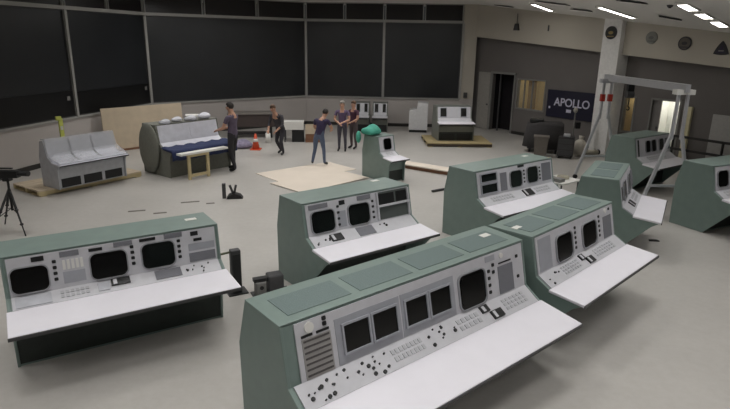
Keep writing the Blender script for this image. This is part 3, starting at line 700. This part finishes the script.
# traffic cone, bottle
o = empty('traffic_cone', (-3.62, 18.3, 0)); tag(o, 'small orange traffic cone in front of the dark chest', 'cone')
MB().tube((0, 0, .03), (0, 0, .52), .13, .03, 16).build('cone_body', ORANGE, o, True); MB().box(-.17, .17, -.17, .17, 0, .03).build('base', ORANGE, o)
MB().tube((0, 0, .26), (0, 0, .36), .088, .068, 16).build('band', WHITE, o, True)
o = empty('spray_bottle', (-3.43, 19.55, 0)); tag(o, 'white bottle on the floor right of the orange cone', 'bottle')
MB().tube((0, 0, 0), (0, 0, .34), .09, .09, 14).build('bottle_body', WHITE, o, True); MB().tube((0, 0, .34), (0, 0, .46), .06, .025, 12).build('neck', WHITE, o, True); MB().tube((0, 0, .46), (0, 0, .5), .03, .03, 10).build('cap', MGREY, o)
# printed cloth heap right of the standing person
mb = MB(); mb.ball((0, 0, .1), .5, .3, .16, 18, 8); mb.v = [(x, y, max(.02, z*(1+.3*sin(7*x)*cos(9*y)))) for x, y, z in mb.v]
o = mb.build('cloth_heap', mat('lilac_cloth', (136, 130, 152), .9, var=.3, scale=9)); o.modifiers.new('sub', 'SUBSURF'); o.location = (-4.25, 18.55, -.0)
tag(o, 'lilac grey heap of cloth on the floor left of the orange cone', 'cloth')
# white helmet-like box on a stand behind the blue console
o = empty('camera_case', (-5.35, 17.35, 0), .3); tag(o, 'black case with white lid on a stand behind the blanket console', 'case')
MB().box(-.2, .2, -.15, .15, .95, 1.12).build('case_body', BLACK, o); MB().box(-.21, .21, -.16, .16, 1.12, 1.24).build('lid', WHITE, o, bevel=.02)
MB().box(-.18, .18, -.12, .12, 0, .95).build('stand', DGREY, o)
# yellow-green level behind the wrapped console
o = empty('spirit_level', (-8.1, 14.9, 0), .9); tag(o, 'yellow-green upright level leaning behind the film-wrapped console', 'level')
MB().box(-.05, .05, -.03, .03, 0, 1.4).build('level_body', YGREEN, o); MB().box(-.11, .02, -.035, .035, 1.36, 1.46).build('level_head', YGREEN, o); MB().box(-.03, .03, -.035, -.03, 1.1, 1.2).build('vial', WHITE, o)
# teal cloth on the small console
mb = MB(); mb.ball((0, 0, 0), .27, .30, .17, 20, 10)
mb.v = [(x*(1+.12*sin(5*y*6)), y*(1+.1*cos(17*x)), z*(1+.25*sin(14*x+9*y)) if z > 0 else z*.35) for x, y, z in mb.v]
o = mb.build('teal_bundle', TEAL, smooth=True); o.location = (.13, 14.76, 1.2); tag(o, 'crumpled teal cloth on top of the small single-monitor console', 'cloth')
MB().ball((-.33, -.1, -.12), .07, .16, .16, 12, 7).build('hanging_fold', TEAL, o, True)
# dark floor junction with uprights
o = empty('floor_junction', (-3.12, 12.42, 0), .2); tag(o, 'small dark floor fitting with upright pegs in the open floor', 'fitting')
MB().prism([(-.05, 0), (.32, 0), (.26, .07), (.12, .12), (.0, .07)], lambda p: (p[0], -.12, p[1]), lambda p: (p[0], .12, p[1])).build('base', BLACK, o)
MB().box(-.14, -.06, -.05, .05, 0, .34).build('peg', DGREY, o); MB().bar((.1, 0, .1), (.03, 0, .3), .05, .05).build('peg', DGREY, o); MB().bar((.12, 0, .1), (.17, 0, .3), .05, .05).build('peg', DGREY, o)
# pedestal post behind the left console and small clamp unit
o = empty('pedestal_post', (-1.83, 7.45, 0), .5); tag(o, 'dark grey post with a thin arm behind the left console', 'post')
MB().box(-.07, .07, -.06, .06, .02, .66).build('upright', DGREY, o, bevel=.015); MB().box(-.055, .055, -.065, -.06, .1, .6).build('face_plate', BLACK, o)
MB().box(-.14, .14, -.12, .12, 0, .02).build('foot', BLACK, o); MB().bar((-.35, .02, .60), (-.07, .02, .62), .025, .025).build('arm', mat('olive_rod', (104, 106, 84), .5), o)
o = empty('clamp_unit', (-1.36, 7.42, 0), .45); tag(o, 'squat dark clamp unit on the floor between the left and front consoles', 'tool')
MB().box(-.02, .20, -.1, .1, .02, .30).build('block', DGREY, o, bevel=.02); MB().box(-.20, -.05, -.07, .07, .0, .22).build('jaw', MGREY, o, bevel=.02)
MB().box(-.22, .02, -.05, .05, .22, .27).build('lever', BLACK, o); MB().box(-.24, .30, -.12, .12, 0, .02).build('base', BLACK, o); MB().tube((-.12, -.08, .14), (-.12, .08, .14), .03).build('pin', BLACK, o)
# tray trolley at the end of the middle-row console
o = empty('tray_trolley', (4.22, 11.9, 0), .65); tag(o, 'pale tray trolley with a coil at the end of the middle-row console', 'trolley')
MB().box(-.35, .35, -.3, .3, .66, .69).build('tray', WHITE, o); 
for x in (-.3, .3):
    for y in (-.25, .25): MB().tube((x, y, .0), (x, y, .66), .018).build('leg', DGREY, o)
for z in (.70, .73):
    mb = MB(); pts = [(.1+.12*cos(2*pi*i/16), .12*sin(2*pi*i/16), z+.01) for i in range(17)]; mb.path(pts, .014); mb.build('cable_coil', mat('cable_beige', (176, 170, 152), .6), o)
MB().box(-.3, -.12, -.2, .1, .69, .76).build('parts_box', MGREY, o)

# gantry crane -----------------------------------------------------------
A0, A1 = Vector((6.26, 14.95, 0)), Vector((6.50, 11.76, 0)); GD = (A1-A0).normalized(); GX = Vector((GD.y, -GD.x, 0))   # GX points away to +x?
if GX.x < 0: GX = -GX
g = empty('gantry_crane', A0.lerp(A1, .5)); tag(g, 'aluminium A-frame gantry crane with red clamps standing over the right-hand consoles', 'crane')
gl = g.location.copy()
def gp(p): return tuple(Vector(p)-gl)
MB().bar(gp(A0-GD*.15+Vector((0, 0, 2.68))), gp(A1+GD*.12+Vector((0, 0, 2.68))), .10, .16).build('beam', ALU, g)
for A in (A0, A1):
    MB().bar(gp(A+Vector((0, 0, 2.60))-GX*.2), gp(A+Vector((0, 0, 2.60))+GX*.2), .16, .10).build('cross_head', ALU if A is A0 else WHITE, g)
    for sg, reach in ((-1, .58), (1, .55)):
        topp = A+GX*sg*.10+Vector((0, 0, 2.56)); mid = A+GX*sg*.11+Vector((0, 0, 1.62)); ft = A+GX*sg*reach+Vector((0, 0, .12))
        MB().bar(gp(topp), gp(mid), .055, .055, GD).build('upright', ALU, g)
        MB().bar(gp(mid+Vector((0, 0, .12))), gp(ft), .058, .058, GD).build('leg', ALU, g)
        if A is A0: MB().bar(gp(A+GX*sg*.10+Vector((0, 0, 2.08))), gp(A+GX*sg*.10+Vector((0, 0, 2.26))), .10, .10, GD).build('clamp', RED, g)
        cs = MB().tube(gp(ft+GD*-.025+Vector((0, 0, -.06))), gp(ft+GD*.025+Vector((0, 0, -.06))), .06, n=14).build('caster', BLACK, g)
    MB().bar(gp(A-GX*.42+Vector((0, 0, .62))), gp(A+GX*.44+Vector((0, 0, .62))), .05, .05).build('cross_brace', ALU, g)
hp = A0.lerp(A1, .35)
o = empty('chain_hoist', hp+Vector((0, 0, 2.22))); tag(o, 'dark chain hoist hanging from the gantry beam', 'hoist')
MB().box(-.07, .07, -.06, .06, .22, .375).build('trolley', BLACK, o); MB().tube((-.08, 0, .14), (.08, 0, .14), .09, n=16).build('drum', DGREY, o)
MB().path([(0, 0, .08), (.01, 0, -.05), (0, 0, -.14)], .015).build('chain', BLACK, o); MB().path([(0, 0, -.14), (.04, 0, -.19), (.02, 0, -.24), (-.03, 0, -.22)], .018).build('hook', BLACK, o)

# equipment by the banner --------------------------------------------------
o = empty('equipment_cart', (5.95, 18.75, 0), -.35); tag(o, 'cart covered with a charcoal cloth in front of the navy banner', 'cart')
mb = MB(); N = 20; pro = [(0, .35, .62), (.04, .45, .95), (.10, .52, 1.0)]
for j, (zt, hx, hy) in enumerate(((1.02, .10, .06), (.98, .52, .26), (.90, .60, .34), (.55, .62, .36), (.18, .66, .40))):
    for i in range(N):
        a = 2*pi*i/N; c, s_ = cos(a), sin(a); k = 1/max(abs(c), abs(s_))**.7; wv = 1+.05*sin(5*a+j) if j > 2 else 1
        mb.v.append((hx*c*k*wv, hy*s_*k*wv, zt+(.05*sin(3*a) if j in (1, 2) else 0)))
for j in range(4):
    for i in range(N): mb.f.append((j*N+i, j*N+(i+1) % N, (j+1)*N+(i+1) % N, (j+1)*N+i))
mb.f.append(tuple(range(N)))
mb.build('cloth_cover', CHARC, o, True).modifiers.new('t', 'SOLIDIFY').thickness = .02
MB().box(-.5, .5, -.28, .28, .12, .17).build('cart_bed', DGREY, o)
for x in (-.42, .42):
    for y in (-.22, .22): MB().tube((x-.03, y, .06), (x+.03, y, .06), .06, n=12).build('wheel', BLACK, o)
MB().box(-.5, -.05, -.2, .1, .98, 1.1).build('dark_case', BLACK, o, bevel=.03)
o = empty('grey_bin', (5.62, 17.95, 0), -.3); tag(o, 'brownish grey bin before the charcoal cart', 'bin')
MB().prism([(-.18, 0), (.18, 0), (.22, .62), (-.22, .62)], lambda p: (p[0], -.17, p[1]), lambda p: (p[0], .2, p[1])).build('bin_body', mat('bin_grey', (108, 102, 96), .6), o)
MB().box(-.24, .24, -.2, .23, .62, .66).build('rim', mat('bin_grey', (108, 102, 96)), o)
o = empty('tool_chest', (6.36, 17.75, 0), -.4); tag(o, 'dark wheeled tool chest between the grey bin and the white sack', 'tool chest')
MB().box(-.24, .24, -.2, .2, .08, .68).build('body', mat('chest_dark', (50, 48, 50), .5), o)
for z in (.12, .3, .48): MB().box(-.22, .22, -.215, -.2, z, z+.15).build('drawer', DGREY, o)
MB().box(-.1, .1, -.13, .03, .68, .78).build('silver_tool', ALU, o, bevel=.02)
for x in (-.18, .18): MB().tube((x, -.18, .04), (x, .18, .04), .04, n=10).build('roller', BLACK, o)
mb = MB(); mb.ball((0, 0, .27), .24, .22, .30, 16, 10); mb.v = [(x*(1+.08*sin(8*z)), y, max(.0, z)) for x, y, z in mb.v]
o = mb.build('white_sack', mat('sack_cloth', (186, 180, 170), .85, var=.06, scale=8), smooth=True); o.location = (6.92, 18.05, 0); tag(o, 'pale rounded sack on the floor below the banner', 'sack')
MB().tube((0, 0, .52), (.02, 0, .66), .05, .09, 10).build('tied_neck', mat('sack_cloth', (186, 180, 170)), o, True)
o = empty('lamp_stand', (6.90, 18.75, 0)); tag(o, 'slim stand with a pale head in front of the banner', 'stand')
MB().tube((0, 0, .2), (0, 0, 1.35), .022).build('pole', MGREY, o); MB().ball((0, 0, 1.4), .07, .07, .09).build('head', mat('pale_head', (176, 172, 164), .6), o, True)
for a in (0, 2.1, 4.2): MB().tube((0, 0, .3), (.28*cos(a), .28*sin(a), .015), .014).build('leg', DGREY, o)
MB().box(.05, .2, -.06, .06, .8, 1.0).build('control_box', BLACK, o)
o = empty('pipe_section', (7.45, 18.35, 0), .2); tag(o, 'dark and pale pipe piece on the floor near the white column', 'pipe')
MB().tube((-.25, 0, .08), (.2, 0, .08), .08, n=14).build('pipe_body', mat('pale_pipe', (190, 184, 170), .5), o, True); MB().tube((-.30, 0, .085), (-.25, 0, .085), .085, n=14).build('collar', BLACK, o); MB().tube((.2, 0, .085), (.25, 0, .085), .085, n=14).build('collar', BLACK, o)

# video tripod at the left edge -------------------------------------------
o = empty('camera_tripod', (-6.52, 9.95, 0)); o.scale = (1, 1, .72); tag(o, 'black video camera tripod at the left edge', 'tripod')
ap = Vector((0, 0, 1.12))
for ft in ((.36, -.30, 0), (-.10, -.62, 0), (-.42, .35, 0)):
    f = Vector(ft); k1 = ap.lerp(f, .45); k2 = ap.lerp(f, .75)
    l = MB().tube(ap, k1, .024).tube(k1, k2, .017).tube(k2, f, .012).build('leg', BLACK, o)
    for q in (k1, k2): MB().ball(tuple(q), .035, .035, .035, 8, 6).build('leg_lock', BLACK, l)
    MB().bar(ap.lerp(f, .55), (0, 0, .62), .014, .014).build('spreader', BLACK, o)
MB().tube((0, 0, .55), (0, 0, 1.35), .022).build('centre_column', BLACK, o)
MB().box(-.06, .06, -.06, .06, 1.33, 1.42).build('head', BLACK, o)
cm_ = MB().box(-.22, .22, -.07, .07, 1.42, 1.60).build('camera_body', BLACK, o, bevel=.01)
MB().tube((.22, 0, 1.52), (.40, 0, 1.52), .055, .065, 14).build('lens', BLACK, cm_); MB().box(-.12, .12, -.02, .02, 1.64, 1.67).build('handle', BLACK, cm_); MB().bar((-.1, .05, 1.36), (-.42, .1, 1.22), .02, .02).build('pan_bar', BLACK, o)

# ------------------------------------------------------------------ people
SKIN = mat('skin', (186, 144, 122), .6, var=.04); 
def person(label, loc, rz, H, J, shirt, pants, shoes, hair, sleeve='long', hairlong=False):
    """J: joints in a body of height 1 facing +y; returns one continuous skinned body"""
    J = {k: Vector(v)*H for k, v in J.items()}
    verts, edges, rad, lab = [], [], [], []
    def V(p, r, l):
        verts.append(tuple(p)); rad.append((r*H, r*H) if not isinstance(r, tuple) else (r[0]*H, r[1]*H)); lab.append(l); return len(verts)-1
    def chain(i, pts):
        for p, r, l in pts:
            j = V(p, r, l); edges.append((i, j)); i = j
        return i
    pel = V(J['pelvis'], (.085, .066), 'pants')
    wst = chain(pel, [(J['pelvis'].lerp(J['chest'], .45), (.078, .060), 'shirt')]); ch = chain(wst, [(J['chest'], (.092, .066), 'shirt')])
    nk = chain(ch, [(J['neck'], .036, 'skin')])
    hd = chain(nk, [(J['neck'].lerp(J['head'], .45), .040, 'skin'), (J['head'], .050, 'skin'), (J['head']+(J['head']-J['neck']).normalized()*.045*H, .040, 'skin')])
    fwd = Vector((0, 1, 0))
    for s in ('L', 'R'):
        sh, el, wr = J['sh'+s], J['el'+s], J['wr'+s]
        a_l = 'shirt' if sleeve == 'long' else 'skin'
        w_ = chain(ch, [(sh, .040, 'shirt'), (sh.lerp(el, .55), .032, 'shirt'), (el, .027, a_l), (el.lerp(wr, .5), .024, a_l), (wr, .017, 'skin')])
        d = (wr-el).normalized(); side = d.cross(Vector((0, 0, 1)));
        if side.length < .1: side = Vector((1, 0, 0))
        side.normalize(); palm = wr+d*.045*H; pw = chain(w_, [(palm, (.022, .014), 'skin')])
        nd = side.cross(d)*-.012*H
        for q, ln in ((-1.5, .036), (-.5, .044), (.5, .042), (1.5, .033)):
            b0 = palm+d*.012*H+side*q*.010*H; chain(pw, [(b0, .0062, 'skin'), (b0+d*ln*.55*H+nd*.4, .0056, 'skin'), (b0+d*ln*H+nd, .0048, 'skin')])
        tb = palm+side*.020*H-d*.008*H; chain(pw, [(tb, .0075, 'skin'), (tb+(side*.018+d*.022)*H, .0062, 'skin')])
        hp_, kn, an, to = J['hip'+s], J['kn'+s], J['an'+s], J['to'+s]
        chain(pel, [(hp_, .056, 'pants'), (hp_.lerp(kn, .5), .048, 'pants'), (kn, .036, 'pants'), (kn.lerp(an, .35), .034, 'pants'), (an, .025, 'pants'), (an.lerp(to, .35)-Vector((0, 0, .004*H)), (.028, .024), 'shoes'), (to, (.026, .016), 'shoes')])
    me = bpy.data.meshes.new('body'); me.from_pydata(verts, edges, []); o = bpy.data.objects.new('person_tmp', me); COL.objects.link(o)
    sk = o.modifiers.new('skin', 'SKIN'); sk.use_smooth_shade = True
    for i, v in enumerate(me.skin_vertices[0].data): v.radius = rad[i]; v.use_root = (i == 0)
    o.modifiers.new('sub', 'SUBSURF').levels = 1
    dg = bpy.context.evaluated_depsgraph_get(); m2 = bpy.data.meshes.new_from_object(o.evaluated_get(dg)); bpy.data.objects.remove(o)
    m2.materials.clear()
    order = ['shirt', 'pants', 'skin', 'shoes']
    for q in (shirt, pants, SKIN, shoes): m2.materials.append(q)
    seg = [(Vector(verts[a]), Vector(verts[b]), lab[b]) for a, b in edges]
    for p in m2.polygons:
        c = p.center; best = None
        for a, b, l in seg:
            ab = b-a; t = max(0, min(1, (c-a).dot(ab)/max(1e-9, ab.length_squared))); dd = (c-(a+ab*t)).length
            if best is None or dd < best[0]: best = (dd, l)
        p.material_index = order.index(best[1]); p.use_smooth = True
    b = bpy.data.objects.new('person', m2); COL.objects.link(b); b.location = loc; b.rotation_euler = (0, 0, rz)
    mn = min(v.co.z for v in m2.vertices); b.location.z = loc[2]-mn
    tag(b, label, 'person', 'people working in the room')
    hc = J['head']+(J['head']-J['neck']).normalized()*.02*H
    # hair cap
    mb = MB(); mb.ball((0, 0, 0), .052*H, .062*H, .058*H, 16, 10)
    mb.v = [(x, y if y < .02*H or z > .012*H else .02*H, z if z > -.012*H or y < -.01*H else -.012*H) for x, y, z in mb.v]
    mb.v = [(x+hc.x, y+hc.y-.010*H, z+hc.z+.014*H) for x, y, z in mb.v]
    mb.build('hair', hair, b, True)
    # face: nose, eyes, mouth, ears
    f = J['head']+Vector((0, .052*H, .0))
    MB().ball(tuple(f+Vector((0, .004*H, -.002*H))), .008*H, .012*H, .014*H, 8, 6).build('nose', SKIN, b, True)
    for sx in (-1, 1):
        MB().ball(tuple(f+Vector((sx*.02*H, -.004*H, .012*H))), .007*H, .005*H, .005*H, 8, 6).build('eye', BLACK, b, True)
        MB().ball(tuple(J['head']+Vector((sx*.052*H, 0, .004*H))), .006*H, .012*H, .018*H, 8, 6).build('ear', SKIN, b, True)
    MB().ball(tuple(f+Vector((0, -.004*H, -.026*H))), .016*H, .005*H, .004*H, 8, 6).build('mouth', mat('lips', (150, 92, 84), .5), b, True)
    return b
def pose(**kw):
    J = dict(pelvis=(0, 0, .53), chest=(0, .0, .74), neck=(0, .0, .845), head=(0, .015, .925),
             shL=(-.115, 0, .80), elL=(-.145, -.01, .63), wrL=(-.14, .05, .48), shR=(.115, 0, .80), elR=(.145, -.01, .63), wrR=(.14, .05, .48),
             hipL=(-.055, 0, .50), knL=(-.06, .01, .275), anL=(-.065, -.015, .05), toL=(-.075, .085, .018),
             hipR=(.055, 0, .50), knR=(.06, .01, .275), anR=(.065, -.015, .05), toR=(.075, .085, .018))
    J.update(kw); return J
HD = mat('dark_hair', (44, 38, 36), .7, var=.1); HG = mat('grey_hair', (150, 146, 140), .7, var=.1); HB = mat('brown_hair', (92, 70, 54), .7, var=.1)
cl = lambda n, c: mat(n, c, .85, var=.09, scale=14)
person('person in purple-grey shirt and dark trousers standing at the blanket console', (-3.62, 15.2, 0), 1.25, 1.86,
       pose(elL=(-.14, .07, .64), wrL=(-.09, .19, .60), elR=(.15, .06, .63), wrR=(.10, .20, .60), anL=(-.07, -.06, .05), toL=(-.08, .04, .018), anR=(.07, .05, .05), toR=(.08, .15, .018), knR=(.06, .045, .275), head=(0, .03, .92)),
       cl('shirt_purple_grey', (88, 78, 96)), cl('trousers_dark', (44, 42, 46)), BLACK, HD, 'short')
person('person in dark grey clothes stooping by the white-topped table', (-2.72, 17.5, 0), 2.7, 1.66,
       pose(pelvis=(0, -.06, .50), chest=(.0, .06, .70), neck=(.01, .11, .80), head=(.02, .15, .875), shL=(-.11, .06, .755), shR=(.11, .06, .755), elL=(-.15, .10, .59), wrL=(-.09, .20, .50), elR=(.15, .10, .59), wrR=(.09, .21, .50),
            hipL=(-.055, -.06, .47), hipR=(.055, -.06, .47), knL=(-.07, .05, .27), knR=(.06, .0, .26), anL=(-.06, -.04, .05), toL=(-.07, .06, .018), anR=(.07, -.16, .06), toR=(.08, -.06, .02)),
       cl('top_dark_grey', (62, 60, 66)), cl('trousers_grey', (56, 54, 60)), BLACK, HB)
person('person in navy top and blue jeans standing on the pale floor sheet', (-1.35, 16.0, .029), -.35, 1.62,
       pose(chest=(.03, .06, .73), neck=(.05, .10, .83), head=(.06, .15, .90), shL=(-.09, .06, .79), shR=(.145, .06, .79), elL=(-.14, .12, .64), wrL=(-.08, .22, .58), elR=(.19, .13, .65), wrR=(.13, .24, .60),
            knL=(-.085, .02, .275), anL=(-.12, -.02, .05), toL=(-.16, .07, .018), knR=(.085, .02, .275), anR=(.11, -.01, .05), toR=(.13, .09, .018)),
       cl('top_navy_purple', (54, 46, 76)), cl('jeans_blue', (86, 98, 122)), BLACK, HD, 'short')
person('grey-haired person in purple shirt facing the camera near the front wall', (-.78, 18.3, 0), 3.0, 1.62,
       pose(elL=(-.15, .05, .64), wrL=(-.05, .14, .60), elR=(.15, .05, .64), wrR=(.04, .15, .58)), cl('shirt_purple', (98, 84, 112)), cl('trousers_slate', (74, 72, 82)), BLACK, HG, 'short')
person('person in dark maroon top just right of the grey-haired person', (-.42, 18.75, 0), 2.4, 1.58,
       pose(elL=(-.15, .04, .64), wrL=(-.07, .15, .58)), cl('top_maroon', (74, 46, 62)), cl('trousers_brown_grey', (84, 74, 76)), BLACK, HB, 'short')
